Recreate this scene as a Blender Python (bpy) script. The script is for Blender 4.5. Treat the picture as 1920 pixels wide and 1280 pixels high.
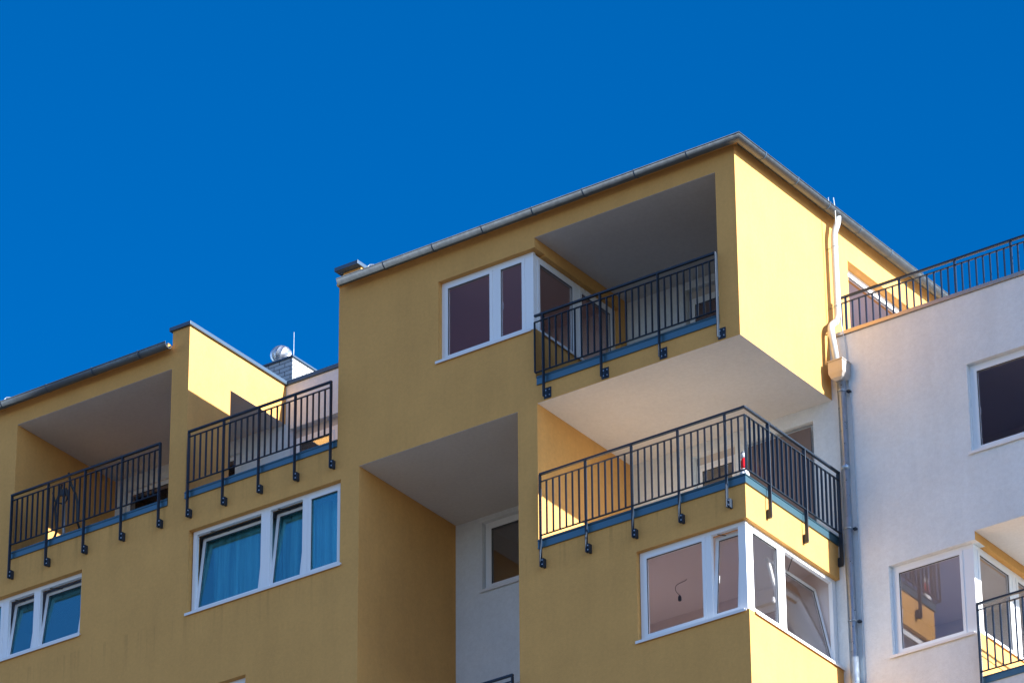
import bpy, math, random
from mathutils import Vector, Matrix
random.seed(4)
S = bpy.context.scene
for o in list(bpy.data.objects): bpy.data.objects.remove(o)
C = S.collection
PI = math.pi
# ------------------------------------------------------------------ camera
cam = bpy.data.cameras.new('camera'); co = bpy.data.objects.new('camera', cam); C.objects.link(co)
RX = (0.8157582188670524, 0.5783558961196115, -0.0065563537530925154)
RY = (0.2844601208080657, -0.3913033533248546, 0.8751937644582397)
RF = (-0.5036079507123722, 0.7158115276386692, 0.48372811462522997)
m = Matrix(((RX[0], RY[0], -RF[0], 35.24027673), (RX[1], RY[1], -RF[1], -56.24469044), (RX[2], RY[2], -RF[2], 1.6), (0, 0, 0, 1)))
co.matrix_world = m
cam.sensor_width = 36; cam.sensor_fit = 'HORIZONTAL'; cam.lens = 9156.183 / 1920 * 36
cam.clip_start = 0.5; cam.clip_end = 6000
S.camera = co
# ------------------------------------------------------------------ light
SUN = Vector((1.0, 0.076, 0.421)).normalized()      # towards the sun
EL = math.asin(SUN.z); AZ = math.atan2(SUN.x, SUN.y)
w = bpy.data.worlds.new('World'); S.world = w; w.use_nodes = True
nt = w.node_tree; bg = nt.nodes['Background']
sky = nt.nodes.new('ShaderNodeTexSky'); sky.sky_type = 'NISHITA'; sky.sun_disc = False
sky.sun_elevation = EL; sky.sun_rotation = AZ; sky.air_density = 1.0; sky.dust_density = 0.2; sky.ozone_density = 2.5
sky.altitude = 300
# the clear deep band of sky at right angles to the sun
tc = nt.nodes.new('ShaderNodeTexCoord')
dot = nt.nodes.new('ShaderNodeVectorMath'); dot.operation = 'DOT_PRODUCT'; dot.inputs[1].default_value = SUN
nt.links.new(tc.outputs['Generated'], dot.inputs[0])
sq = nt.nodes.new('ShaderNodeMath'); sq.operation = 'MULTIPLY'
nt.links.new(dot.outputs['Value'], sq.inputs[0]); nt.links.new(dot.outputs['Value'], sq.inputs[1])
ramp = nt.nodes.new('ShaderNodeMapRange'); ramp.inputs['From Min'].default_value = 0.13; ramp.inputs['From Max'].default_value = 0.34
nt.links.new(sq.outputs[0], ramp.inputs['Value'])
mx = nt.nodes.new('ShaderNodeMix'); mx.data_type = 'RGBA'
nt.links.new(ramp.outputs['Result'], mx.inputs['Factor'])
mx.inputs[6].default_value = (0.0, 0.56, 1.12, 1); mx.inputs[7].default_value = (1.5, 1.8, 2.2, 1)
# paler sky tint added on the front side, as fill light for the shaded walls
sp = nt.nodes.new('ShaderNodeSeparateXYZ'); nt.links.new(tc.outputs['Generated'], sp.inputs[0])
front_fill = nt.nodes.new('ShaderNodeMapRange'); front_fill.inputs['From Min'].default_value = 0.15; front_fill.inputs['From Max'].default_value = -0.35
front_fill.inputs['To Max'].default_value = 0.9; nt.links.new(sp.outputs[1], front_fill.inputs['Value'])
mh = nt.nodes.new('ShaderNodeMix'); mh.data_type = 'RGBA'; nt.links.new(front_fill.outputs['Result'], mh.inputs['Factor'])
nt.links.new(mx.outputs[2], mh.inputs[6]); mh.inputs[7].default_value = (1.12, 1.22, 1.48, 1)
mul = nt.nodes.new('ShaderNodeMix'); mul.data_type = 'RGBA'; mul.blend_type = 'MULTIPLY'; mul.inputs['Factor'].default_value = 1
nt.links.new(sky.outputs[0], mul.inputs[6]); nt.links.new(mh.outputs[2], mul.inputs[7])
nt.links.new(mul.outputs[2], bg.inputs['Color'])
bg.inputs['Strength'].default_value = 0.061
sl = bpy.data.lights.new('sun', 'SUN'); so = bpy.data.objects.new('sun', sl); C.objects.link(so)
sl.energy = 5.0; sl.angle = math.radians(0.53); sl.color = (1.0, 0.955, 0.91)
so.rotation_euler = SUN.to_track_quat('Z', 'Y').to_euler(); so.location = (60, 5, 80)
S.view_settings.view_transform = 'Standard'; S.view_settings.look = 'None'
S.view_settings.exposure = 1.48; S.view_settings.gamma = 1
S.render.resolution_x = 1024; S.render.resolution_y = 682

# ------------------------------------------------------------------ materials
def mat(name, col, rough=0.8, metal=0.0, spec=0.5):
    m = bpy.data.materials.new(name); m.use_nodes = True
    b = m.node_tree.nodes['Principled BSDF']
    b.inputs['Base Color'].default_value = (*col, 1); b.inputs['Roughness'].default_value = rough
    b.inputs['Metallic'].default_value = metal; b.inputs['Specular IOR Level'].default_value = spec
    return m
def nd(m, t, **k):
    n = m.node_tree.nodes.new(t)
    for a, v in k.items(): setattr(n, a, v)
    return n
def noise(m, scale, detail=4, vec=None, rough=0.6):
    n = nd(m, 'ShaderNodeTexNoise'); n.inputs['Scale'].default_value = scale; n.inputs['Detail'].default_value = detail
    n.inputs['Roughness'].default_value = rough
    if vec is None: vec = pos(m)
    m.node_tree.links.new(vec, n.inputs['Vector']); return n.outputs['Fac']
def pos(m):
    for n in m.node_tree.nodes:
        if n.type == 'NEW_GEOMETRY': return n.outputs['Position']
    return nd(m, 'ShaderNodeNewGeometry').outputs['Position']
def scaled(m, v):
    n = nd(m, 'ShaderNodeVectorMath', operation='MULTIPLY'); n.inputs[1].default_value = v
    m.node_tree.links.new(pos(m), n.inputs[0]); return n.outputs[0]
def rng(m, src, a, b, c, d):
    n = nd(m, 'ShaderNodeMapRange'); L = m.node_tree.links
    for k, v in zip(('From Min', 'From Max', 'To Min', 'To Max'), (a, b, c, d)): n.inputs[k].default_value = v
    L.new(src, n.inputs['Value']); return n.outputs['Result']
def mulcol(m, col_or_socket, fac):
    n = nd(m, 'ShaderNodeMix', data_type='RGBA', blend_type='MULTIPLY'); n.inputs['Factor'].default_value = 1
    if isinstance(col_or_socket, tuple): n.inputs[6].default_value = (*col_or_socket, 1)
    else: m.node_tree.links.new(col_or_socket, n.inputs[6])
    m.node_tree.links.new(fac, n.inputs[7]); return n.outputs[2]
def bump(m, h, strength, dist):
    n = nd(m, 'ShaderNodeBump'); n.inputs['Strength'].default_value = strength; n.inputs['Distance'].default_value = dist
    m.node_tree.links.new(h, n.inputs['Height'])
    m.node_tree.links.new(n.outputs[0], m.node_tree.nodes['Principled BSDF'].inputs['Normal'])
def stucco(name, col, grain=0.010, var=0.07, streak=0.05):
    m = mat(name, col, 0.92, spec=0.25)
    c = mulcol(m, col, rng(m, noise(m, 0.9, 5), 0.3, 0.7, 1 - var, 1 + var * 0.5))
    c = mulcol(m, c, rng(m, noise(m, 17, 6, rough=0.7), 0.3, 0.7, 0.93, 1.05))
    c = mulcol(m, c, rng(m, noise(m, 1.0, 4, scaled(m, (3.5, 3.5, 0.35))), 0.35, 0.62, 1 - streak, 1.0))
    m.node_tree.links.new(c, m.node_tree.nodes['Principled BSDF'].inputs['Base Color'])
    bump(m, noise(m, 55, 4, rough=0.75), 0.9, grain)
    return m
YEL = stucco('ochre_stucco', (0.70, 0.375, 0.116))
def rain_stains(m):
    b = m.node_tree.nodes['Principled BSDF']; L = m.node_tree.links; src = b.inputs['Base Color'].links[0].from_socket
    sx = nd(m, 'ShaderNodeSeparateXYZ'); L.new(pos(m), sx.inputs[0])
    st = rng(m, noise(m, 1.0, 3, scaled(m, (7, 7, 0.25))), 0.52, 0.70, 0.0, 1.0)
    def prod(a, b_):
        n = nd(m, 'ShaderNodeMath', operation='MULTIPLY'); L.new(a, n.inputs[0]); L.new(b_, n.inputs[1]); return n.outputs[0]
    def add(a, b_):
        n = nd(m, 'ShaderNodeMath', operation='ADD'); L.new(a, n.inputs[0]); L.new(b_, n.inputs[1]); return n.outputs[0]
    zs = None
    ml = rng(m, sx.outputs[0], -7.9, -7.86, 1, 0); mr = rng(m, sx.outputs[0], -4.2, -4.1, 0, 1)
    for top, low, xm in ((38.77, 37.95, ml), (36.60, 35.9, ml), (35.73, 35.15, mr)):
        up = rng(m, sx.outputs[2], low, top, 0, 1); dn = rng(m, sx.outputs[2], top, top + .03, 1, 0)
        z_ = prod(prod(up, dn), xm); zs = z_ if zs is None else add(zs, z_)
    ym = rng(m, sx.outputs[1], 0.02, 0.05, 1, 0)
    f = rng(m, prod(prod(st, zs), ym), 0, 1, 1.0, 0.78)
    L.new(mulcol(m, src, f), b.inputs['Base Color'])
rain_stains(YEL)
WHT = stucco('white_stucco', (0.73, 0.775, 0.80), 0.007, 0.05, 0.05)
SOF = stucco('soffit_plaster', (0.66, 0.65, 0.63), 0.004, 0.04, 0.0)
FRM = mat('white_window_plastic', (0.80, 0.82, 0.84), 0.35)
SEAL = mat('window_seal', (0.03, 0.035, 0.04), 0.6)
SILL = mat('white_sill_metal', (0.74, 0.75, 0.76), 0.4)
RAIL = mat('anthracite_paint', (0.020, 0.034, 0.056), 0.40, 0.3, 0.35)
def metal(name, col, rough, m_=1.0, var=0.12):
    m = mat(name, col, rough, m_)
    c = mulcol(m, col, rng(m, noise(m, 6, 6), 0.3, 0.7, 1 - var, 1 + var))
    m.node_tree.links.new(c, m.node_tree.nodes['Principled BSDF'].inputs['Base Color'])
    m.node_tree.links.new(rng(m, noise(m, 12, 3), 0.3, 0.7, rough - 0.08, rough + 0.12), m.node_tree.nodes['Principled BSDF'].inputs['Roughness'])
    return m
ZINC = metal('zinc_sheet', (0.105, 0.13, 0.155), 0.45, 0.4)
FLASH = mat('grey_flashing', (0.075, 0.165, 0.22), 0.36, 0.62)
CAPM = mat('dark_coping_metal', (0.06, 0.10, 0.15), 0.42, 0.3)
PIPE = metal('bright_pipe_metal', (0.46, 0.52, 0.57), 0.45, 0.25)
COPW = mat('wall_tinted_coping_metal', (0.42, 0.36, 0.31), 0.35, 0.85)  # tan of the lit wall's reflection put into the base colour
STEEL = mat('galvanised_bolt', (0.6, 0.62, 0.65), 0.3, 1)
TURB = mat('polished_vent_metal', (0.55, 0.57, 0.60), 0.34, 0.9)
FLOORM = mat('balcony_floor', (0.80, 0.73, 0.62), 0.8)  # floor colour lightened to bounce sun up onto the soffits
BLACK = mat('black_plastic', (0.02, 0.02, 0.022), 0.4)
GREYP = mat('grey_paint', (0.35, 0.37, 0.40), 0.35, 0.4)
REDM = mat('red_glaze', (0.55, 0.01, 0.015), 0.3)
WHG = mat('white_glaze', (0.8, 0.8, 0.8), 0.3)
CORD = mat('dark_cord', (0.05, 0.045, 0.05), 0.6)
ROOM = mat('room_paint', (0.64, 0.585, 0.585), 0.9)
ROOMD = mat('warmed_room_paint', (0.98, 0.60, 0.52), 0.9)  # warm tone in the colour stands in for light from unseen windows
DARK = mat('unlit_room_paint', (0.10, 0.08, 0.08), 0.9)  # darkness of the unlit rooms put into the wall colour
ROOMN = mat('navy_room_paint', (0.80, 0.72, 0.80), 0.9)
SHUT = mat('brown_shutter', (0.16, 0.12, 0.11), 0.6)
SHUTL = mat('pale_shutter_rail', (0.55, 0.50, 0.46), 0.6)
def brickmat():
    m = mat('glazed_white_brick', (0.6, 0.65, 0.7), 0.35)
    sx = nd(m, 'ShaderNodeSeparateXYZ'); L = m.node_tree.links; L.new(pos(m), sx.inputs[0])
    ad = nd(m, 'ShaderNodeMath', operation='ADD'); L.new(sx.outputs[0], ad.inputs[0]); L.new(sx.outputs[1], ad.inputs[1])
    cb = nd(m, 'ShaderNodeCombineXYZ'); L.new(ad.outputs[0], cb.inputs[0]); L.new(sx.outputs[2], cb.inputs[1])
    b = nd(m, 'ShaderNodeTexBrick'); L.new(cb.outputs[0], b.inputs['Vector'])
    b.inputs['Scale'].default_value = 1; b.inputs['Brick Width'].default_value = 0.24; b.inputs['Row Height'].default_value = 0.085
    b.inputs['Mortar Size'].default_value = 0.007; b.inputs['Color1'].default_value = (0.44, 0.46, 0.48, 1)
    b.inputs['Color2'].default_value = (0.36, 0.39, 0.42, 1); b.inputs['Mortar'].default_value = (0.05, 0.05, 0.06, 1)
    L.new(b.outputs['Color'], m.node_tree.nodes['Principled BSDF'].inputs['Base Color'])
    return m
BRICK = brickmat()
def glassmat(name, refl, tint, fk=0.5, gc=(0.95, 0.97, 1)):
    m = bpy.data.materials.new(name); m.use_nodes = True; t = m.node_tree; t.nodes.clear()
    out = t.nodes.new('ShaderNodeOutputMaterial'); mix = t.nodes.new('ShaderNodeMixShader')
    tr = t.nodes.new('ShaderNodeBsdfTransparent'); tr.inputs[0].default_value = (*tint, 1)
    gl = t.nodes.new('ShaderNodeBsdfGlossy'); gl.inputs['Roughness'].default_value = 0.0; gl.inputs[0].default_value = (*gc, 1)
    fr = t.nodes.new('ShaderNodeFresnel'); fr.inputs['IOR'].default_value = 1.5
    ad = t.nodes.new('ShaderNodeMath'); ad.operation = 'ADD'; ad.inputs[1].default_value = refl; ad.use_clamp = True
    hf = t.nodes.new('ShaderNodeMath'); hf.operation = 'MULTIPLY'; hf.inputs[1].default_value = fk
    t.links.new(fr.outputs[0], hf.inputs[0]); t.links.new(hf.outputs[0], ad.inputs[0]); t.links.new(ad.outputs[0], mix.inputs[0])
    t.links.new(tr.outputs[0], mix.inputs[1]); t.links.new(gl.outputs[0], mix.inputs[2]); t.links.new(mix.outputs[0], out.inputs[0])
    return m
GL = glassmat('window_glass', 0.0, (0.92, 0.92, 0.92))
GLR = glassmat('coated_glass', 0.07, (0.80, 0.97, 0.97), 0.5, (0.32, 0.80, 0.92))
GLN = glassmat('neutral_coated_glass', 0.14, (0.85, 0.85, 0.85), 0.5)
GLM = glassmat('matt_reflecting_glass', 0.0, (0.94, 0.92, 0.93), 0.07)
GLF = glassmat('lightly_coated_glass', 0.06, (0.9, 0.88, 0.9), 0.2)
def curtainmat():
    m = bpy.data.materials.new('sheer_curtain'); m.use_nodes = True; t = m.node_tree; t.nodes.clear()
    out = t.nodes.new('ShaderNodeOutputMaterial')
    d = t.nodes.new('ShaderNodeBsdfDiffuse'); d.inputs[0].default_value = (0.42, 0.86, 0.95, 1)
    tl = t.nodes.new('ShaderNodeBsdfTranslucent'); tl.inputs[0].default_value = (0.3, 0.45, 0.6, 1)
    tr = t.nodes.new('ShaderNodeBsdfTransparent')
    a = t.nodes.new('ShaderNodeMixShader'); a.inputs[0].default_value = 0.3
    b = t.nodes.new('ShaderNodeMixShader'); b.inputs[0].default_value = 0.12
    t.links.new(d.outputs[0], a.inputs[1]); t.links.new(tl.outputs[0], a.inputs[2])
    f = rng(m, noise(m, 1.0, 4, scaled(m, (11, 2, 0.35))), 0.32, 0.68, 0.35, 1.25)  # dark and light stripes in the colour stand in for fold shading
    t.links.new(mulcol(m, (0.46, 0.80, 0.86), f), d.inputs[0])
    t.links.new(a.outputs[0], b.inputs[1]); t.links.new(tr.outputs[0], b.inputs[2]); t.links.new(b.outputs[0], out.inputs[0])
    return m
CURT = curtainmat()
def groundmat():
    m = mat('ground', (0.30, 0.27, 0.22), 0.95)
    c = mulcol(m, (0.08, 0.074, 0.07), rng(m, noise(m, 0.05, 5), 0.3, 0.7, 0.75, 1.15))
    m.node_tree.links.new(c, m.node_tree.nodes['Principled BSDF'].inputs['Base Color'])
    return m
# ------------------------------------------------------------------ mesh helpers
class MB:
    def __init__(s): s.v = []; s.f = []; s.sm = []
    def add(s, vs, fs, smooth=False):
        n = len(s.v); s.v += [tuple(p) for p in vs]
        for f in fs: s.f.append(tuple(i + n for i in f)); s.sm.append(smooth)
        return s
    def box(s, x0, x1, y0, y1, z0, z1):
        x0, x1 = sorted((x0, x1)); y0, y1 = sorted((y0, y1)); z0, z1 = sorted((z0, z1))
        return s.add([(x0, y0, z0), (x1, y0, z0), (x1, y1, z0), (x0, y1, z0), (x0, y0, z1), (x1, y0, z1), (x1, y1, z1), (x0, y1, z1)],
                     [(0, 3, 2, 1), (4, 5, 6, 7), (0, 1, 5, 4), (1, 2, 6, 5), (2, 3, 7, 6), (3, 0, 4, 7)])
    def xform(s, M, start=0):
        for i in range(start, len(s.v)): s.v[i] = tuple(M @ Vector(s.v[i]))
        return s
    def tube(s, pts, r, n=12, caps=True):
        pts = [Vector(p) for p in pts]; rs = r if isinstance(r, (list, tuple)) else [r] * len(pts)
        vs = []; up = None
        for i, p in enumerate(pts):
            t = (pts[min(i + 1, len(pts) - 1)] - pts[max(i - 1, 0)]).normalized()
            if up is None: up = Vector((0, 0, 1)) if abs(t.z) < 0.9 else Vector((1, 0, 0))
            a = t.cross(up).normalized(); b = a.cross(t).normalized(); up = b
            for k in range(n):
                q = 2 * PI * k / n; vs.append(p + rs[i] * (math.cos(q) * a + math.sin(q) * b))
        fs = [(i * n + k, i * n + (k + 1) % n, (i + 1) * n + (k + 1) % n, (i + 1) * n + k) for i in range(len(pts) - 1) for k in range(n)]
        s.add(vs, fs, True)
        if caps:
            o = len(s.v) - len(vs)
            s.f.append(tuple(o + k for k in range(n))[::-1]); s.sm.append(False)
            s.f.append(tuple(o + (len(pts) - 1) * n + k for k in range(n))); s.sm.append(False)
        return s
    def lathe(s, c, prof, n=20):
        vs = [(c[0] + r * math.cos(2 * PI * k / n), c[1] + r * math.sin(2 * PI * k / n), c[2] + z) for r, z in prof for k in range(n)]
        fs = [(i * n + k, i * n + (k + 1) % n, (i + 1) * n + (k + 1) % n, (i + 1) * n + k) for i in range(len(prof) - 1) for k in range(n)]
        fs.append(tuple(range(n))[::-1]); s.add(vs, fs, True)
        o = len(s.v) - len(vs); s.f.append(tuple(o + (len(prof) - 1) * n + k for k in range(n))); s.sm.append(False)
        return s
    def build(s, name, m, parent=None, bevel=0):
        me = bpy.data.meshes.new(name); me.from_pydata(s.v, [], s.f); me.update()
        for p, q in zip(me.polygons, s.sm): p.use_smooth = q
        me.materials.append(m)
        o = bpy.data.objects.new(name, me); C.objects.link(o)
        if parent is not None:
            o.parent = parent
            if parent.type == 'EMPTY': o.matrix_parent_inverse = Matrix.Translation(-parent.location)
        if bevel:
            b = o.modifiers.new('bevel', 'BEVEL'); b.width = bevel; b.segments = 2; b.limit_method = 'ANGLE'
        return o
def tag(o, label=None, cat=None, group=None, kind=None):
    if label: o['label'] = label
    if cat: o['category'] = cat
    if group: o['group'] = group
    if kind: o['kind'] = kind
    return o
def thing(name, label, cat, loc, group=None):
    o = bpy.data.objects.new(name, None); C.objects.link(o); o.location = loc; o.empty_display_size = 0.5
    return tag(o, label, cat, group)
def cells(axis, lo, thick, us, zs, solid, inward=1):
    """wall of cells: axis 'y' -> wall faces -y at y=lo, u=x; axis 'x' -> wall faces +x at x=lo, u=y. Only outer faces are made."""
    m = MB()
    def P(u, d, z): return (u, lo + d, z) if axis == 'y' else (lo - d, u, z)
    nu, nz = len(us) - 1, len(zs) - 1
    def sol(i, j): return 0 <= i < nu and 0 <= j < nz and solid((us[i] + us[i + 1]) / 2, (zs[j] + zs[j + 1]) / 2)
    flip = axis == 'x'
    for i in range(nu):
        for j in range(nz):
            if not sol(i, j): continue
            a, b, c, d = us[i], us[i + 1], zs[j], zs[j + 1]; T = thick
            qs = [[P(a, 0, c), P(b, 0, c), P(b, 0, d), P(a, 0, d)], [P(b, T, c), P(a, T, c), P(a, T, d), P(b, T, d)]]
            if not sol(i - 1, j): qs.append([P(a, T, c), P(a, 0, c), P(a, 0, d), P(a, T, d)])
            if not sol(i + 1, j): qs.append([P(b, 0, c), P(b, T, c), P(b, T, d), P(b, 0, d)])
            if not sol(i, j - 1): qs.append([P(a, T, c), P(b, T, c), P(b, 0, c), P(a, 0, c)])
            if not sol(i, j + 1): qs.append([P(a, 0, d), P(b, 0, d), P(b, T, d), P(a, T, d)])
            for q in qs: m.add(q, [(0, 1, 2, 3)])
    return m
def wall(axis, lo, thick, u0, u1, z0, z1, holes, extra=()):
    us = sorted({u0, u1} | {max(u0, min(u1, v)) for h in holes for v in h[:2]} | set(extra and [v for h in extra for v in h[:2]]))
    zs = sorted({z0, z1} | {max(z0, min(z1, v)) for h in holes for v in h[2:]} | set(extra and [v for h in extra for v in h[2:]]))
    return cells(axis, lo, thick, us, zs, lambda u, z: (u0 < u < u1 and z0 < z < z1 and not any(h[0] < u < h[1] and h[2] < z < h[3] for h in holes))
                 or any(h[0] < u < h[1] and h[2] < z < h[3] for h in extra))

# ------------------------------------------------------------------ the ground
g = MB(); g.add([(-3000, -3000, 0), (3000, -3000, 0), (3000, 3000, 0), (-3000, 3000, 0)], [(0, 1, 2, 3)])
tag(g.build('ground', groundmat()), kind='structure')

D = 2.68          # recess depth and the plane of the white wall
XE = 4.10         # right end of the white block
yb = thing('yellow_apartment_building', 'ochre yellow apartment building with stepped roofs, recessed balconies and a sunlit gable side', 'building', (-7.6, 2, 0))
wb = thing('white_apartment_building', 'white rendered apartment block adjoining on the right, with a railed roof terrace on top', 'building', (2.05, 5, 0))
BIG = 1e3
# yellow front wall
front_holes = [(-14.83, -11.40, 38.80, 41.375), (-15.6, -13.23, 36.90, 38.12), (-10.93, -7.765, 36.62, 38.165),
               (-11.6, -9.66, 33.70, 35.19), (-7.39, -4.23, -1, 38.295), (-3.85, BIG, 35.86, 38.33),
               (-3.87, -0.37, 38.78, 41.385), (-5.80, -3.87, 39.70, 41.20), (-2.02, BIG, 33.62, 35.155),
               (-30, -15.42, 38.8, BIG), (-11.03, -7.84, 38.86, BIG)]
wall('y', 0, 0.30, -18.5, 0, 0, 41.82, front_holes, [(-11.40, -11.03, 41.82, 42.09)]).build('front_wall', YEL, yb)
# sunlit side wall x = 0
wall('x', 0, 0.37, 0.30, 10.0, 38.33, 41.82, [(3.36, 5.9, 39.0, 41.21)]).build('side_wall', YEL, yb)
wall('x', 0, 0.16, 0.30, D, 0, 35.86, [(0, BIG, 33.62, 35.155)]).build('side_wall', YEL, yb)
# white rear wall of the recesses
rear_holes = [(-14.62, -12.0, 38.9, 41.10), (-10.93, -8.4, 38.9, 41.22), (-6.85, -5.2, 36.93, 38.20),
              (-2.72, -0.6, 38.9, 41.24), (-2.66, -1.85, 36.0, 38.14), (-1.68, -0.37, 36.0, 38.08), (-6.6, -5.2, 33.0, 35.1)]
wall('y', D, 0.30, -19, 0, 0, 41.6, rear_holes + [(-.36, 5, 38.33, 50)], [(-11.03, -7.84, 41.6, 42.09)]).build('rear_wall', WHT, yb)
# cross walls
MB().box(-11.40, -11.032, 0.30, 1.14, 38.9, 42.09).build('pier_wall', YEL, yb)
MB().box(-11.40, -11.032, 1.14, D, 41.345, 42.09).build('pier_wall', YEL, yb)
MB().box(-11.40, -11.032, D, 3.0, 41.62, 42.09).build('pier_wall', YEL, yb)
MB().box(-11.395, -11.035, D + .31, 6.5, 39.0, 42.0).build('pier_wall', YEL, yb)
MB().box(-15.21, -14.83, 0.30, D, 38.9, 41.6).build('end_wall', YEL, yb)
MB().box(-7.84, -7.47, 0.10, 9.5, 38.86, 42.09).build('gable_wall', YEL, yb)
MB().box(-7.77, -7.392, 0.30, D, 0, 38.6).build('recess_side_wall', YEL, yb)
MB().box(-4.228, -3.852, 0.30, D, 0, 38.6).build('recess_side_wall', YEL, yb)
wall('x', -3.87, 0.30, 0.30, 2.64, 38.66, 41.6, [(0.30, 1.37, 39.70, 41.17), (1.37, 2.46, 38.9, 41.17)]).build('recess_side_wall', YEL, yb)
MB().box(-17.5, -15.3, 0.3, 6, 38.5, 38.78).build('lower_roof', ZINC, yb)
# ceilings, soffits and slabs
def slab(name, m, *b): return MB().box(*b).build(name, m, yb)
slab('soffit', SOF, -14.828, -11.402, 0.002, D - .002, 41.372, 41.39)
slab('soffit', SOF, -11.398, -11.034, 1.142, D - .002, 41.343, 41.36)
slab('soffit', SOF, -3.868, -0.372, 0.002, D - .002, 41.382, 41.40)
slab('soffit', SOF, -3.848, -0.002, 0.002, D - .002, 38.328, 38.345)
slab('soffit', SOF, -7.388, -4.232, 0.002, D - .002, 38.292, 38.31)
FLOORD = mat('low_bounce_floor', (0.20, 0.18, 0.165), 0.6)  # darkened copy for the shaded loggia floors, to cut bounce light
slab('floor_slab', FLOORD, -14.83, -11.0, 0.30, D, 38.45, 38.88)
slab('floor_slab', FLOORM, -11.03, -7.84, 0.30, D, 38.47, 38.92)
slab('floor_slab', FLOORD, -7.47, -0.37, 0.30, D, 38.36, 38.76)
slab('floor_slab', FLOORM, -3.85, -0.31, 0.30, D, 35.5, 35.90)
slab('floor_slab', SOF, -3.85, -0.31, 0.31, D, 35.40, 35.49)
slab('roof', ZINC, -7.47, 0.115, -0.115, 9.8, 41.822, 41.834)
slab('roof', SOF, -7.47, -0.38, 0.31, 9.8, 41.45, 41.70)
slab('roof', ZINC, -15.3, -11.42, -0.115, 9.0, 41.822, 41.834)
slab('roof', SOF, -15.1, -11.402, 0.31, 9.0, 41.45, 41.70)
slab('roof', ZINC, -11.03, -7.84, D + .31, 9.0, 41.75, 41.95)
# parapet copings
def coping(name, segs, parent, m=CAPM):
    b = MB()
    for s_ in segs: b.box(*s_)
    return b.build(name, m, parent, 0.004)
coping('coping', [(-11.45, -10.985, -0.045, 6.0, 42.095, 42.165)], yb)
coping('coping', [(-7.93, -7.44, -0.03, 9.5, 42.095, 42.165)], yb)
coping('coping', [(-10.98, -7.935, D - .04, D + .36, 42.095, 42.17)], yb)
# ------------------------------------------------------------------ gutters
def sweep(path, prof):
    """profile (out, z) swept along a horizontal path with mitred corners; 'out' is to the right of travel"""
    m = MB(); n = len(prof); vs = []
    for i, p in enumerate(path):
        p = Vector(p); a = (Vector(path[i]) - Vector(path[i - 1])).normalized() if i else None
        b = (Vector(path[i + 1]) - p).normalized() if i < len(path) - 1 else None
        a = a or b; b = b or a
        na = Vector((a.y, -a.x, 0)); nb = Vector((b.y, -b.x, 0)); mn = (na + nb); mn = mn / mn.length; k = 1 / mn.dot(na)
        for o, z in prof: vs.append(p + mn * (o * k) + Vector((0, 0, z)))
    fs = [(i * n + k, i * n + (k + 1) % n, (i + 1) * n + (k + 1) % n, (i + 1) * n + k) for i in range(len(path) - 1) for k in range(n)]
    m.add(vs, fs, True); m.add([], [])
    o = len(m.v) - len(vs)
    m.f.append(tuple(o + k for k in range(n))); m.sm.append(False)
    m.f.append(tuple(o + (len(path) - 1) * n + k for k in range(n))[::-1]); m.sm.append(False)
    return m
def halfround(r, t, bead=0.009, n=14):
    outer = [(r * math.cos(PI + PI * k / n) , r * math.sin(PI + PI * k / n)) for k in range(n + 1)]
    inner = [((r - t) * math.cos(PI + PI * k / n), (r - t) * math.sin(PI + PI * k / n)) for k in range(n, -1, -1)]
    bd = [(r + bead * math.cos(q) - 0.0, bead * math.sin(q) + 0.004) for q in (-0.6, 0.2, 1.0, 1.8, 2.6)]
    return outer + bd + inner
GZ = 41.765; GO = 0.185; GR = 0.088
def gutter(path, parent, ticks):
    g_ = sweep(path, halfround(GR, 0.006)).build('gutter', ZINC, parent)
    for (x, y, ax) in ticks:
        b = MB(); rr = GR + 0.004; n = 14
        pts = [(rr * math.cos(PI + PI * k / n), rr * math.sin(PI + PI * k / n)) for k in range(n + 1)]
        pts += [(rr + 0.004, 0.018), (rr - 0.02, 0.022)]
        for i in range(len(pts) - 1):
            (a0, z0), (a1, z1) = pts[i], pts[i + 1]
            w_ = 0.011
            if ax == 'x': vs = [(x - w_, y - a0, GZ + z0), (x + w_, y - a0, GZ + z0), (x + w_, y - a1, GZ + z1), (x - w_, y - a1, GZ + z1)]
            else: vs = [(x + a0, y - w_, GZ + z0), (x + a0, y + w_, GZ + z0), (x + a1, y + w_, GZ + z1), (x + a1, y - w_, GZ + z1)]
            b.add(vs, [(0, 1, 2, 3)])
        br = b.build('bracket', CAPM, g_)
        sm_ = br.modifiers.new('thick', 'SOLIDIFY'); sm_.thickness = 0.005; sm_.offset = 0
    return g_
gutter([(-7.70, -GO, GZ), (GO, -GO, GZ), (GO, 10.0, GZ)], yb,
       [(-0.74 - 1.0 * k, -GO, 'x') for k in range(7)] + [(GO, 0.52 + 0.96 * k, 'y') for k in range(9)])
gutter([(-15.4, -GO, GZ), (-11.34, -GO, GZ)], yb, [(-11.95 - 1.02 * k, -GO, 'x') for k in range(4)])
MB().box(-7.84, 0.07, -.07, -.002, 41.765, 41.818).build('eaves_board', YEL, yb)
MB().box(-15.3, -11.42, -.10, -.002, 41.765, 41.838).build('eaves_board', YEL, yb)
MB().box(-7.46, 0.118, -.118, -.106, 41.735, 41.820).box(.106, .118, -.105, 10, 41.735, 41.820).build('sun_stop_strip', ZINC, yb)  # strip added to stop sun leaking between gutter and roof onto the wall
MB().box(-15.3, -11.43, -.118, -.106, 41.735, 41.820).build('sun_stop_strip', ZINC, yb)
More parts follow.
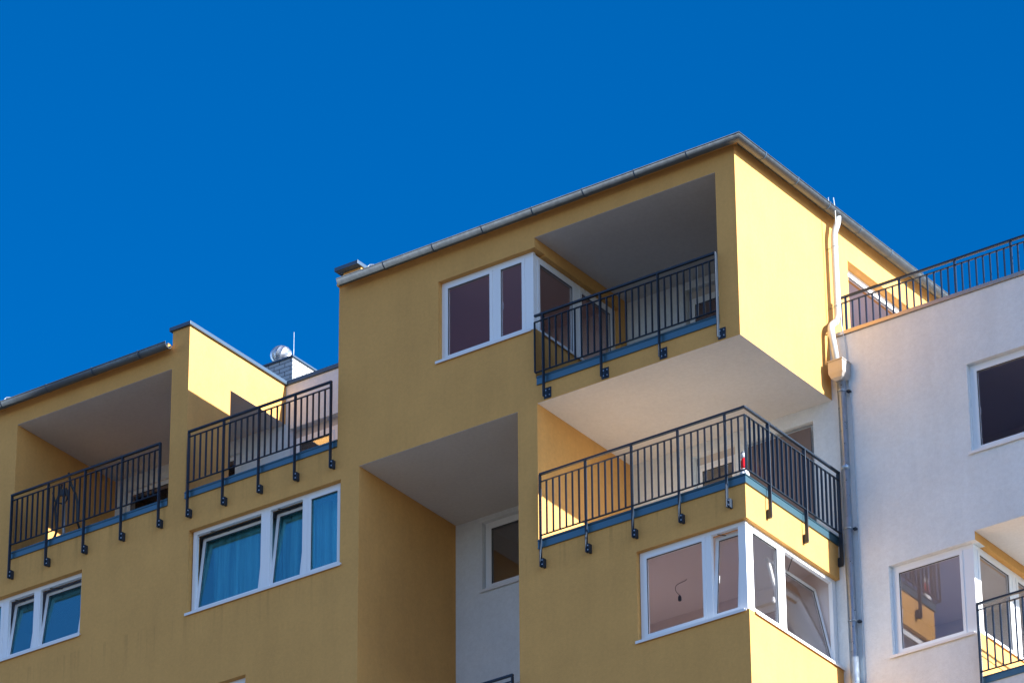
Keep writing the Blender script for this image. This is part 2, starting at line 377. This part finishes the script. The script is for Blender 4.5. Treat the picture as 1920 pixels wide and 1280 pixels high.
# small curled wires of the roof heating cable at the gutter ends
for (x, y) in ((-7.15, -0.02), (-15.05, -0.02)):
    MB().tube([(x - .05, y - .06, 41.80), (x - .05, y - .05, 41.93), (x - .02, y - .03, 41.965), (x + .05, y, 41.955), (x + .12, y + .03, 41.90)], 0.007, 6).build('gutter_cable', PIPE, yb)
MB().tube([(-1.62, -.02, 41.84), (-1.62, -.02, 41.95)], 0.006, 6).build('roof_hook', PIPE, yb)
# ------------------------------------------------------------------ windows
def window(parent, P, u, n, width, z0, z1, lights, setback=0.09, glass=GL, sill=True, post0=0, post1=0, handle=None, roller=0.0, sill_ext=0.04, fw=0.07):
    """P: (x,y) at u=0 on the wall face; u, n unit axis vectors; lights: (u0,u1,kind) kind f fixed, s sash, t tilted inwards, with optional angle"""
    u = Vector((*u, 0)); n = Vector((*n, 0)); P = Vector((*P, 0))
    def lb(m, a0, a1, d0, d1, c0, c1):
        p = P + u * a0 + n * d0; q = P + u * a1 + n * d1
        return m.box(p.x, q.x, p.y, q.y, c0, c1)
    f = MB(); o0 = -setback; o1 = -setback - 0.07
    zt = z1 - roller
    lb(f, 0, width, o1, o0, z0, z0 + fw); lb(f, 0, width, o1, o0, zt - fw, zt)
    edges = [0] + [v for l in lights for v in l[:2]] + [width]
    for i in range(0, len(edges), 2):
        lb(f, edges[i], edges[i + 1], o1, o0, z0 + fw, zt - fw)
        if edges[i + 1] - edges[i] > 0.12 and 0 < i < len(edges) - 2:   # joint cover strip on wide mullions
            mid = (edges[i] + edges[i + 1]) / 2
            lb(f, mid - .03, mid + .03, o0, o0 + .006, z0 + fw, zt - fw)
    fr = f.build('window', FRM, parent, 0.004)
    if roller:
        b = MB(); lb(b, 0, width, o1, o0 - 0.015, zt + .003, z1); b.build('roller_box', SHUTL, fr)
    for l in lights:
        a, b_, kind = l[0], l[1], l[2]; ang = l[3] if len(l) > 3 else 7
        sw = 0.055
        s0 = z0 + fw; s1 = zt - fw
        sh = MB(); d0, d1 = o0 - 0.052, o0 - 0.008 if kind != 't' else o0 - 0.012
        if kind != 't': d1 = o0 + 0.010
        lb(sh, a, b_, d0, d1, s0, s0 + sw); lb(sh, a, b_, d0, d1, s1 - sw, s1)
        lb(sh, a, a + sw, d0, d1, s0 + sw, s1 - sw); lb(sh, b_ - sw, b_, d0, d1, s0 + sw, s1 - sw)
        se = MB(); e = sw; k = 0.008; dd0, dd1 = d1 - 0.022, d1 - 0.012
        lb(se, a + e, b_ - e, dd0, dd1, s0 + e, s0 + e + k); lb(se, a + e, b_ - e, dd0, dd1, s1 - e - k * 1.5, s1 - e)
        lb(se, a + e, a + e + k, dd0, dd1, s0 + e + k, s1 - e - k); lb(se, b_ - e - k, b_ - e, dd0, dd1, s0 + e + k, s1 - e - k)
        pn = MB(); lb(pn, a + sw - .004, b_ - sw + .004, d1 - 0.034, d1 - 0.026, s0 + sw - .004, s1 - sw + .004)
        objs = [(sh, 'sash', FRM), (se, 'seal', SEAL), (pn, 'pane', glass)]
        if handle and handle[0] <= a + .01 <= handle[1]:
            h = MB(); lb(h, a + .012, a + .036, d0 - .05, d0, (s0 + s1) / 2 - .06, (s0 + s1) / 2 + .07); objs.append((h, 'handle', FRM))
        if kind == 't':
            piv = P + n * d0 + Vector((0, 0, s0)); R_ = Matrix.Rotation(math.radians(ang), 4, -(u))
            # top must lean inwards (against n)
            test = R_ @ Vector((0, 0, 1))
            if test.dot(n) > 0: R_ = Matrix.Rotation(-math.radians(ang), 4, -(u))
            M = Matrix.Translation(piv) @ R_ @ Matrix.Translation(-piv)
            for ob in objs: ob[0].xform(M)
            top = M @ (P + u * (a + (b_ - a) * .45) + n * d0 + Vector((0, 0, s1)))
            st = MB(); q = P + u * (a + (b_ - a) * .2) + n * (o0 - .03) + Vector((0, 0, s1 - .004))
            st.tube([top, q], 0.007, 6); objs.append((st, 'stay_arm', SEAL))
        for ob, nm, mt in objs: ob.build(nm, mt, fr)
    if sill:
        s_ = MB(); lb(s_, -sill_ext, width + (0.0 if post1 else sill_ext), o0, 0.035, z0 - 0.006, z0 + 0.012)
        lb(s_, -sill_ext, width + (0.035 if post1 else sill_ext), 0.028, 0.036, z0 - 0.035, z0 - 0.006)
        s_.build('sill', SILL, fr)
    return fr
X, Y = (1, 0), (0, 1); F = (0, -1); Sx = (1, 0)
# A upper corner window
window(yb, (-5.80, 0), X, F, 1.83, 39.70, 41.20, [(0.07, 1.02, 's'), (1.13, 1.66, 's')], post1=1, handle=(1.1, 1.2), setback=0.10, glass=GLM)
window(yb, (-3.87, 0.17), Y, Sx, 1.20, 39.70, 41.17, [(0.05, 1.10, 'f')], setback=0.10, sill_ext=0)
window(yb, (-3.87, 1.37), Y, Sx, 1.09, 38.80, 41.17, [(0.05, 1.0, 's')], setback=0.10, sill=False)
# C wide window with curtains
window(yb, (-10.91, 0), X, F, 3.14, 36.62, 38.165, [(0.07, 1.43, 't', 7), (1.62, 2.29, 't', 7), (2.42, 3.07, 's')], glass=GLR, setback=0.10)
window(yb, (-15.58, 0), X, F, 2.33, 36.90, 38.12, [(0.07, 0.55, 's'), (0.66, 1.22, 't', 8), (1.36, 2.26, 't', 8)], glass=GLR, setback=0.10)
window(yb, (-11.6, 0), X, F, 1.92, 33.70, 35.19, [(0.07, 0.9, 's'), (1.0, 1.85, 's')], glass=GLR, setback=0.10)
# B lower corner window
window(yb, (-2.01, 0), X, F, 1.94, 33.62, 35.155, [(0.07, 1.20, 's'), (1.31, 1.80, 't', 5)], post1=1, handle=(1.3, 1.32), setback=0.08, glass=GLM)
window(yb, (0, 0.152), Y, Sx, D - 0.155, 33.62, 35.155, [(0.06, 0.87, 's'), (1.04, 2.42, 't', 12)], setback=0.08, sill_ext=0)
# void window, rear windows
window(yb, (-6.84, D), X, F, 1.62, 36.93, 38.20, [(0.07, 1.5, 's')], setback=0.08)
window(yb, (-14.61, D), X, F, 2.6, 38.92, 41.10, [(0.04, 1.2, 'f'), (1.3, 2.5, 's')], setback=0.05, sill=False, fw=.03, glass=GLM)
window(yb, (-10.92, D), X, F, 2.5, 38.92, 41.22, [(0.06, .86, 's'), (0.98, 2.4, 's')], setback=0.12, roller=.15, sill=False, glass=GLN)
window(yb, (-2.71, D), X, F, 2.1, 38.80, 41.24, [(0.06, 1.0, 's'), (1.1, 2.0, 's')], setback=0.10, roller=.14, sill=False)
window(yb, (-2.65, D), X, F, 0.79, 35.95, 38.14, [(0.05, 0.73, 's')], setback=0.10, roller=.14, sill=False)
window(yb, (-1.67, D), X, F, 1.29, 35.95, 38.08, [(0.05, 1.23, 's')], setback=0.12, sill=False)
window(yb, (0, 3.37), Y, Sx, 2.52, 39.45, 41.21, [(0.06, 2.4, 's')], setback=0.16, sill=False, glass=GLM)
# white block windows
window(wb, (2.47, D), X, F, 1.35, 36.63, 38.19, [(0.07, 1.27, 's')], setback=0.09, handle=(0, .1), glass=GLM)
window(wb, (0.89, D), X, F, 1.46, 33.59, 35.14, [(0.07, 1.27, 's')], post1=1, setback=0.09, handle=(0, .1), glass=GLF)
window(wb, (2.44, D + .16), Y, Sx, 2.4, 33.59, 35.14, [(0.05, 1.05, 'f'), (1.22, 2.3, 's')], setback=0.09, sill_ext=0)
# ------------------------------------------------------------------ rooms behind the glass (one thin shell each)
def room(x0, x1, y0, y1, z0, z1, m, parent, front=False, side=False):
    b = MB(); t = 0.04
    b.box(x0, x1, y0, y1, z1, z1 + t); b.box(x0, x1, y0, y1, z0 - t, z0)
    b.box(x0 - t, x0, y0, y1, z0, z1); b.box(x0, x1, y1, y1 + t, z0, z1)
    if not side: b.box(x1, x1 + t, y0, y1, z0, z1)
    return b.build('room', m, parent)
room(-7.35, -4.17, .32, D - .06, 38.8, 41.32, ROOMD, yb, side=True)
room(-11.3, -7.9, .32, D - .06, 35.9, 38.40, ROOM, yb)
room(-15.9, -12.9, .32, D - .06, 35.9, 38.35, ROOMN, yb)
room(-11.9, -8.4, .32, D - .06, 33.0, 35.4, ROOM, yb)
room(-3.80, -0.17, .32, D - .06, 33.0, 35.36, ROOM, yb, side=True)
room(-7.2, -4.6, D + .32, 5.6, 35.9, 38.5, ROOM, yb)
room(-14.8, -11.6, D + .32, 5.6, 38.85, 41.3, DARK, yb)
room(-11.0, -7.9, D + .32, 5.6, 38.85, 41.4, DARK, yb)
room(-3.8, -.45, D + .32, 3.26, 38.85, 41.4, ROOMD, yb)
room(-3.8, -.38, 3.31, 6.2, 38.85, 41.4, ROOM, yb, side=True)
room(-3.8, -.1, D + .32, 5.6, 35.9, 38.3, ROOM, yb)
room(1.0, 4.0, D + .32, 5.5, 35.8, 38.5, ROOMN, wb)
room(0.1, 2.14, D + .32, 5.3, 32.8, 35.32, ROOM, wb, side=True)
# shutters half lowered in front of two rear openings
MB().box(-1.62, -0.44, D + .03, D + .045, 35.95, 38.0).build('roller_shutter', SHUT, yb)
# ------------------------------------------------------------------ white block
wall('y', D, 0.30, 0.0, XE, 0, 39.42, [(0.89, 2.44, 33.59, 35.14), (2.47, 3.82, 36.63, 38.19), (2.44, BIG, 32.70, 35.29)]).build('front_wall', WHT, wb)
wall('x', XE, 0.30, D + .30, 10, 0, 39.42, [(0, 5.36, 32.70, 35.29)]).build('side_wall', WHT, wb)
wall('x', 2.44, 0.30, D + .30, 5.36, 32.6, 35.4, [(D + .28, 5.3, 33.59, 35.14)]).build('recess_side_wall', YEL, wb)
MB().box(2.436, 2.443, D + .004, D + .30, 35.142, 35.286).build('recess_side_wall', YEL, wb)
MB().box(2.436, 2.443, D + .004, D + .30, 32.82, 33.57).build('recess_side_wall', YEL, wb)
MB().box(2.14, XE - .3, 5.362, 5.6, 32.6, 35.4).build('rear_wall', WHT, wb)
MB().box(2.442, XE - .003, D + .002, 5.36, 35.287, 35.30).build('soffit', SOF, wb)
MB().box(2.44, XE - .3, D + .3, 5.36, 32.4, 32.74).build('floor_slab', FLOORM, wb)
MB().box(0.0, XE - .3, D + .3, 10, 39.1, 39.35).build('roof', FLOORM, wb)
coping('coping', [(0.004, XE + .04, D - .035, D + .34, 39.425, 39.49), (XE - .33, XE + .04, D + .34, 10, 39.425, 39.49)], wb, COPW)
# ------------------------------------------------------------------ flashings
def flash_front(x0, x1, z0, z1, parent, yw=0.0):
    b = MB(); b.box(x0, x1, yw - .022, yw - .003, z0, z1 - .03)
    b.box(x0, x1, yw - .034, yw + .28, z1 - .028, z1 - .016); b.box(x0, x1, yw - .012, yw + .26, z1 + .002, z1 + .014)
    b.box(x0, x1, yw - .030, yw - .022, z0, z0 + .012)
    return b.build('slab_flashing', FLASH, parent)
flash_front(-14.86, -11.402, 38.765, 38.895, yb); flash_front(-11.028, -7.842, 38.775, 38.905, yb); flash_front(-3.84, -0.372, 38.645, 38.795, yb)
b = MB()
for (a0, a1, c0, c1) in ((.003, .022, 35.735, 35.855), (.022, .030, 35.735, 35.748)):
    b.box(-3.848, a1, -a1, -a0, c0, c1); b.box(a0, a1, -a0, D - .004, c0, c1)
b.box(-3.848, .034, -.034, .28, 35.862, 35.874); b.box(-.28, .034, .28, D - .004, 35.862, 35.874)
b.box(-3.848, .012, -.012, .26, 35.892, 35.904); b.box(-.26, .012, .26, D - .004, 35.892, 35.904)
b.build('slab_flashing', FLASH, yb)
b = MB(); b.box(2.45, XE + .022, D - .022, D - .003, 32.70, 32.80); b.box(2.45, XE + .03, D - .034, D + .28, 32.802, 32.814)
b.build('slab_flashing', FLASH, wb)
# ------------------------------------------------------------------ railings
def railing(parent, axis, w, u0, u1, ztop, posts, perbay, zmid=.13, zbot=1.04, foot=1.5, plate=None, o=-1, ends=(0, 0), hand=True, extra=(), post_bottom=None):
    """axis 'x': runs along x at y = w; axis 'y': runs along y at x = w. o = outward sign"""
    def B(m, a0, a1, d0, d1, c0, c1):
        return m.box(a0, a1, w + d0, w + d1, c0, c1) if axis == 'x' else m.box(w + d0, w + d1, a0, a1, c0, c1)
    r = MB(); B(r, u0 + ends[0], u1 + ends[1], -.024, .024, ztop - .034, ztop)
    R_ = r.build('railing', RAIL, parent, 0.004)
    for zz in (ztop - zmid, ztop - zbot):
        q = MB(); B(q, u0, u1, -.016, .016, zz - .006, zz + .006); q.build('rail', RAIL, R_)
    zb = ztop - foot if post_bottom is None else post_bottom
    for p in posts:
        q = MB(); B(q, p - .008, p + .008, -.032, .032, zb, ztop - .035); q.build('post', RAIL, R_, 0.002)
        if plate:
            wd, hh = plate
            k = MB(); sh = .055 if wd > .08 else 0; p -= sh; B(k, p + .010, p + .010 + wd, -o * .0, -o * (abs(w_off) - .002), zb - .0, zb + hh) if wd < .08 else B(k, p + .009, p + .009 + wd, -o * (abs(w_off) - .014), -o * (abs(w_off) - .002), zb, zb + hh)
            pl = k.build('foot_plate', RAIL, R_, 0.002)
            for du in ((.3, .8) if wd > .08 else (.5,)):
                for dz in (.25, .75):
                    c = p + .010 + wd * du; zc = zb + hh * dz
                    q = MB(); dd = -o * (abs(w_off) - .024) if wd > .08 else o * .002
                    B(q, c - .009, c + .009, dd, dd + (-o) * .012 if wd > .08 else dd - .012, zc - .009, zc + .009); q.build('bolt', STEEL, R_)
    ps = sorted(list(posts) + list(extra))
    bars = []
    for a, b_ in zip(ps[:-1], ps[1:]):
        nb = perbay if isinstance(perbay, int) else max(0, round((b_ - a) / perbay) - 1)
        bars += [a + (b_ - a) * (k + 1) / (nb + 1) for k in range(nb)]
    for x in bars + list(extra):
        q = MB(); B(q, x - .006, x + .006, -.020, .020, ztop - zbot + .006, ztop - zmid - .006); q.build('baluster', RAIL, R_)
    return R_
w_off = 0.08
railing(yb, 'x', -.08, -14.82, -11.52, 39.97, [-14.80, -13.985, -13.165, -12.35, -11.535], 6, .12, .97, 1.60, (.04, .15))
railing(yb, 'x', -.08, -10.93, -7.91, 40.0, [-10.915, -10.17, -9.42, -8.665, -7.925], 5, .12, .98, 1.62, (.04, .15))
railing(yb, 'x', -.08, -3.83, -0.35, 39.885, [-3.665, -2.555, -1.45, -0.355], .123, .13, 1.05, 1.53, (.14, .19), extra=(-3.83,))
railing(yb, 'x', -.08, -3.76, 0.09, 37.01, [-3.755, -2.89, -2.02, -1.155, -0.285], .1236, .15, 1.09, 1.64, (.04, .15), extra=(0.08,), ends=(0, .014))
railing(yb, 'y', .08, -0.056, 2.66, 37.01, [0.575, 1.62, 2.63], .128, .15, 1.09, 1.64, (.04, .15), o=1, extra=(-0.08,), ends=(0, 0))
MB().box(.068, .092, -.092, -.068, 35.92, 36.855).build('corner_post', RAIL, yb)
w_off = 0
railing(wb, 'x', D + .14, 0.16, XE - .03, 40.22, [0.25, 1.255, 2.285, 3.31], .128, .12, .9, 0, None, extra=(0.17, 3.8), post_bottom=39.46)
railing(wb, 'y', XE - .05, D + .17, 8, 40.22, [3.9, 4.9, 5.9, 6.9], .128, .12, .9, 0, None, post_bottom=39.46)
w_off = .08
railing(wb, 'x', D - .08, 2.45, XE + .08, 34.02, [2.458, 3.50, XE - .1], .128, .12, 1.15, 1.6, (.04, .15))
railing(wb, 'y', XE + .08, D - .05, 5.2, 34.02, [3.6, 4.5, 5.2], .128, .12, 1.15, 1.6, (.04, .15), o=1)
# rail at the foot of the tall recess
railing(yb, 'x', -.08, -7.3, -4.30, 33.69, [-7.28, -6.3, -5.3, -4.315], .128, .12, 1.0, 1.2, None)
# ------------------------------------------------------------------ downpipe
def smooth(pts, n=6, r=0.12):
    out = [Vector(pts[0])]
    for i in range(1, len(pts) - 1):
        p = Vector(pts[i]); a = (Vector(pts[i - 1]) - p); b_ = (Vector(pts[i + 1]) - p)
        ra = min(r, a.length * .45); rb = min(r, b_.length * .45)
        a = p + a.normalized() * ra; b_ = p + b_.normalized() * rb
        for k in range(n + 1):
            t = k / n; out.append((1 - t) ** 2 * a + 2 * t * (1 - t) * p + t * t * b_)
    out.append(Vector(pts[-1])); return out
dp = MB().tube(smooth([(.19, 2.80, 41.72), (.185, 2.79, 41.58), (.14, 2.73, 41.38), (.14, 2.74, 39.76), (.135, 2.50, 39.56), (.235, 2.50, 38.80)]), .055, 16).build('downpipe', PIPE, yb)
for zc in (41.12, 40.02):
    MB().tube([(.14, 2.735, zc - .012), (.14, 2.735, zc + .012)], .060, 16).build('pipe_clamp', PIPE, dp)
    MB().tube([(0.0, 2.735, zc), (.10, 2.735, zc)], .006, 6).build('clamp_pin', STEEL, dp)
MB().tube([(.13, 2.56, 39.52), (.02, 2.62, 39.50)], .014, 8).build('clamp_pin', PIPE, dp)
# hopper head: a tapering box
hb = MB(); hx, hy = .25, 2.53
def ring(hw, hd, z): return [(hx - hw, hy - hd, z), (hx + hw, hy - hd, z), (hx + hw, hy + hd, z), (hx - hw, hy + hd, z)]
hv = ring(.135, .125, 38.87) + ring(.135, .125, 38.64) + ring(.10, .10, 38.56) + ring(.055, .06, 38.52)
hb.add(hv, [(i * 4 + k, i * 4 + (k + 1) % 4, (i + 1) * 4 + (k + 1) % 4, (i + 1) * 4 + k) for i in range(3) for k in range(4)] + [(3, 2, 1, 0), (12, 13, 14, 15)])
hb.box(hx - .145, hx + .145, hy - .135, hy + .135, 38.85, 38.872)
HOPM = metal('hopper_zinc', (0.40, 0.39, 0.37), 0.5, 0.55)
hp = hb.build('hopper', HOPM, wb, .004)
LPM = metal('blue_grey_pipe', (0.36, 0.44, 0.52), 0.33, 0.8)
lp = MB().tube([(.255, 2.57, 38.54), (.285, 2.57, 20.0)], .072, 16).build('downpipe', LPM, wb)
for zc in (38.36, 35.92, 34.32, 37.0):
    r_ = .0765 if zc != 37.0 else .075; h_ = .012 if zc != 37.0 else .05
    xx = .255 + (38.54 - zc) * .03 / 18.54
    MB().tube([(xx, 2.57, zc - h_), (xx, 2.57, zc + h_)], r_, 16).build('pipe_clamp', LPM, lp)
    if zc != 37.0: MB().box(xx + .06, xx + .125, 2.59, 2.66, zc - .012, zc + .012).build('clamp_pin', RAIL, lp)
MB().tube([(.24, 2.60, 41.95), (.25, 2.62, 41.7), (.26, 2.645, 39.60), (.31, 2.655, 39.2), (.345, 2.655, 38.5), (.375, 2.66, 38.0), (.385, 2.66, 36.0), (.38, 2.66, 20)], .008, 6).build('conductor_wire', PIPE, wb)
MB().tube([(.12, 2.66, 41.83), (.13, 2.62, 42.0)], .006, 6).build('roof_hook', PIPE, yb)
# ------------------------------------------------------------------ chimney on the left roof
cz = 42.99
ch = MB().box(-12.15, -11.31, 3.2, 3.92, 41.85, cz).build('chimney', BRICK, yb)
MB().box(-12.19, -11.275, 3.165, 3.96, cz + .002, cz + .032).build('chimney_cap', CAPM, ch)
tv = MB(); n = 24; vs = []; rows = 12; cx, cy = -11.80, 3.50
for i in range(rows + 1):
    a = -1.05 + (1.05 + 1.35) * i / rows
    for k in range(n):
        tw = 2 * PI * k / n + .5 * math.sin(a)
        rr = (.198 if k % 2 else .186)
        vs.append((cx + rr * math.cos(a) * math.cos(tw), cy + rr * math.cos(a) * math.sin(tw), cz + .33 + .175 * math.sin(a)))
tv.add(vs, [(i * n + k, i * n + (k + 1) % n, (i + 1) * n + (k + 1) % n, (i + 1) * n + k) for i in range(rows) for k in range(n)] + [tuple(rows * n + k for k in range(n))])
tv.tube([(cx, cy, cz + .034), (cx, cy, cz + .20)], .13, 24)
tv.build('turbine_vent', TURB, ch)
MB().tube([(-11.60, 3.6, cz + .03), (-11.60, 3.6, cz + .78)], .0055, 8).build('lightning_rod', PIPE, ch)
# ------------------------------------------------------------------ curtains
def curtain(name, x0, x1, y, z0, z1, label, amp=.05, seed=0):
    rnd = random.Random(seed); nx = int((x1 - x0) / .012); b = MB(); vs = []; ph = 0; phs = []
    for i in range(nx + 1):
        ph += .55 + .55 * math.sin(i * .045 + seed) * rnd.random(); phs.append(ph)
    for j in range(7):
        t = j / 6
        for i in range(nx + 1):
            vs.append((x0 + (x1 - x0) * i / nx + .01 * math.sin(i * .1 + j), y + amp * (0.6 + .5 * (1 - t)) * math.sin(phs[i] * .55) + .02 * math.sin(i * .05), z0 + (z1 - z0) * t))
    w_ = nx + 1
    b.add(vs, [(j * w_ + i, j * w_ + i + 1, (j + 1) * w_ + i + 1, (j + 1) * w_ + i) for j in range(6) for i in range(nx)], True)
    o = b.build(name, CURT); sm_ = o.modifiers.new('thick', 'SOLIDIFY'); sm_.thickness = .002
    return tag(o, label, 'curtain', 'curtains behind the wide window')
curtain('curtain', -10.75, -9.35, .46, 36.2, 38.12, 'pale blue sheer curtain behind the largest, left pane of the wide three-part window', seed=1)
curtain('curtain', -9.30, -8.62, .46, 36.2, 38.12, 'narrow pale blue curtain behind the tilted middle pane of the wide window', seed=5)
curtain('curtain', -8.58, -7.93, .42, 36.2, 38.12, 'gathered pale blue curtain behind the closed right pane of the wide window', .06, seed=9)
# ------------------------------------------------------------------ exercise machine in the left loggia
ex = thing('exercise_machine', 'dark elliptical exercise machine with long swing arms standing in the left recessed balcony', 'exercise machine', (-14.25, .85, 38.88))
ex0, ey0, ez0 = -14.25, .85, 38.885
def E(*p): return (ex0 + p[0], ey0 + p[1], ez0 + p[2])
MB().tube([E(-.03, -.45, .05), E(0, .55, .05)], .035, 8).tube([E(-.28, -.45, .035), E(.22, -.45, .035)], .035, 8).tube([E(-.25, .55, .035), E(.27, .55, .035)], .035, 8).build('base_frame', GREYP, ex)
MB().lathe((0, 0, 0), [(.02, -.07), (.24, -.07), (.27, -.03), (.27, .03), (.24, .07), (.02, .07)], 24).xform(Matrix.Translation(Vector(E(0, .22, .36))) @ Matrix.Rotation(PI / 2, 4, 'Y')).build('flywheel_housing', BLACK, ex)
MB().tube([E(0, -.15, .06), E(0, -.2, .7), E(0, -.22, 1.2)], .03, 10).build('mast', GREYP, ex)
MB().box(*[v for p in ((ex0 - .09, ex0 + .09), (ey0 - .29, ey0 - .2), (ez0 + 1.16, ez0 + 1.30)) for v in p]).build('console', BLACK, ex, .02)
for sgn in (-1, 1):
    MB().tube(smooth([E(.22 * sgn, .30 * sgn, .25), E(.23 * sgn, -.1, .6), E(.25 * sgn, -.16, 1.1), E(.2 * sgn, -.2 - .1 * sgn, 1.36), E(.16 * sgn, -.2 - .1 * sgn, 1.53 + .02 * sgn)], r=.12), .022, 10).build('swing_arm', BLACK, ex)
    MB().tube(smooth([E(.02 * sgn, -.2, 1.05), E(.14 * sgn, -.28, 1.08), E(.15 * sgn, -.34, 1.25)], r=.05), .016, 8).build('handlebar', BLACK, ex)
    MB().box(ex0 + .17 * sgn - .06, ex0 + .17 * sgn + .06, ey0 - .2 + .1 * sgn, ey0 + .15 + .1 * sgn, ez0 + .22, ez0 + .26).build('pedal', BLACK, ex, .01)
# ------------------------------------------------------------------ small red and white ornament at the balcony corner
of = thing('ornament', 'small red and white ornament with grey cap at the outer corner of the lower balcony', 'ornament', (-.07, .10, 35.905))
oc = (-.07, .10, 35.905)
MB().lathe(oc, [(.075, 0), (.08, .03), (.06, .10), (.05, .125)]).build('base', WHG, of)
MB().lathe((oc[0], oc[1], oc[2] + .125), [(.05, 0), (.052, .04), (.052, .14), (.04, .175), (.036, .185)]).build('body', REDM, of)
MB().lathe((oc[0], oc[1], oc[2] + .311), [(.036, 0), (.05, .012), (.05, .075), (.045, .08)]).build('head', WHG, of)
MB().lathe((oc[0], oc[1], oc[2] + .392), [(.052, 0), (.048, .02), (.02, .045), (.005, .05)]).build('cap', GREYP, of)
# ------------------------------------------------------------------ bare lamp cords in the corner room
lc = thing('hanging_lamp_socket', 'black lamp socket on a curling cord behind the left pane of the lower corner window', 'lamp socket', (-2.28, 1.6, 35.02))
MB().tube(smooth([(-2.14, 1.6, 35.36), (-2.17, 1.6, 35.34), (-2.35, 1.6, 35.32), (-2.36, 1.6, 35.22), (-2.28, 1.6, 35.12)], r=.08), .0045, 6).build('cord', CORD, lc)
MB().lathe((-2.28, 1.6, 35.02), [(.02, 0), (.028, .01), (.028, .07), (.012, .10)], 12).build('socket', BLACK, lc)
l2 = thing('hanging_bulb', 'small bare light bulb hanging behind the narrow side pane of the lower corner window', 'light bulb', (-.49, 1.5, 34.45))
MB().tube([(-.49, 1.5, 35.36), (-.49, 1.5, 34.54)], .004, 6).build('cord', CORD, l2)
MB().lathe((-.49, 1.5, 34.43), [(.01, 0), (.03, .02), (.03, .05), (.014, .08), (.014, .11)], 12).build('bulb', WHG, l2)
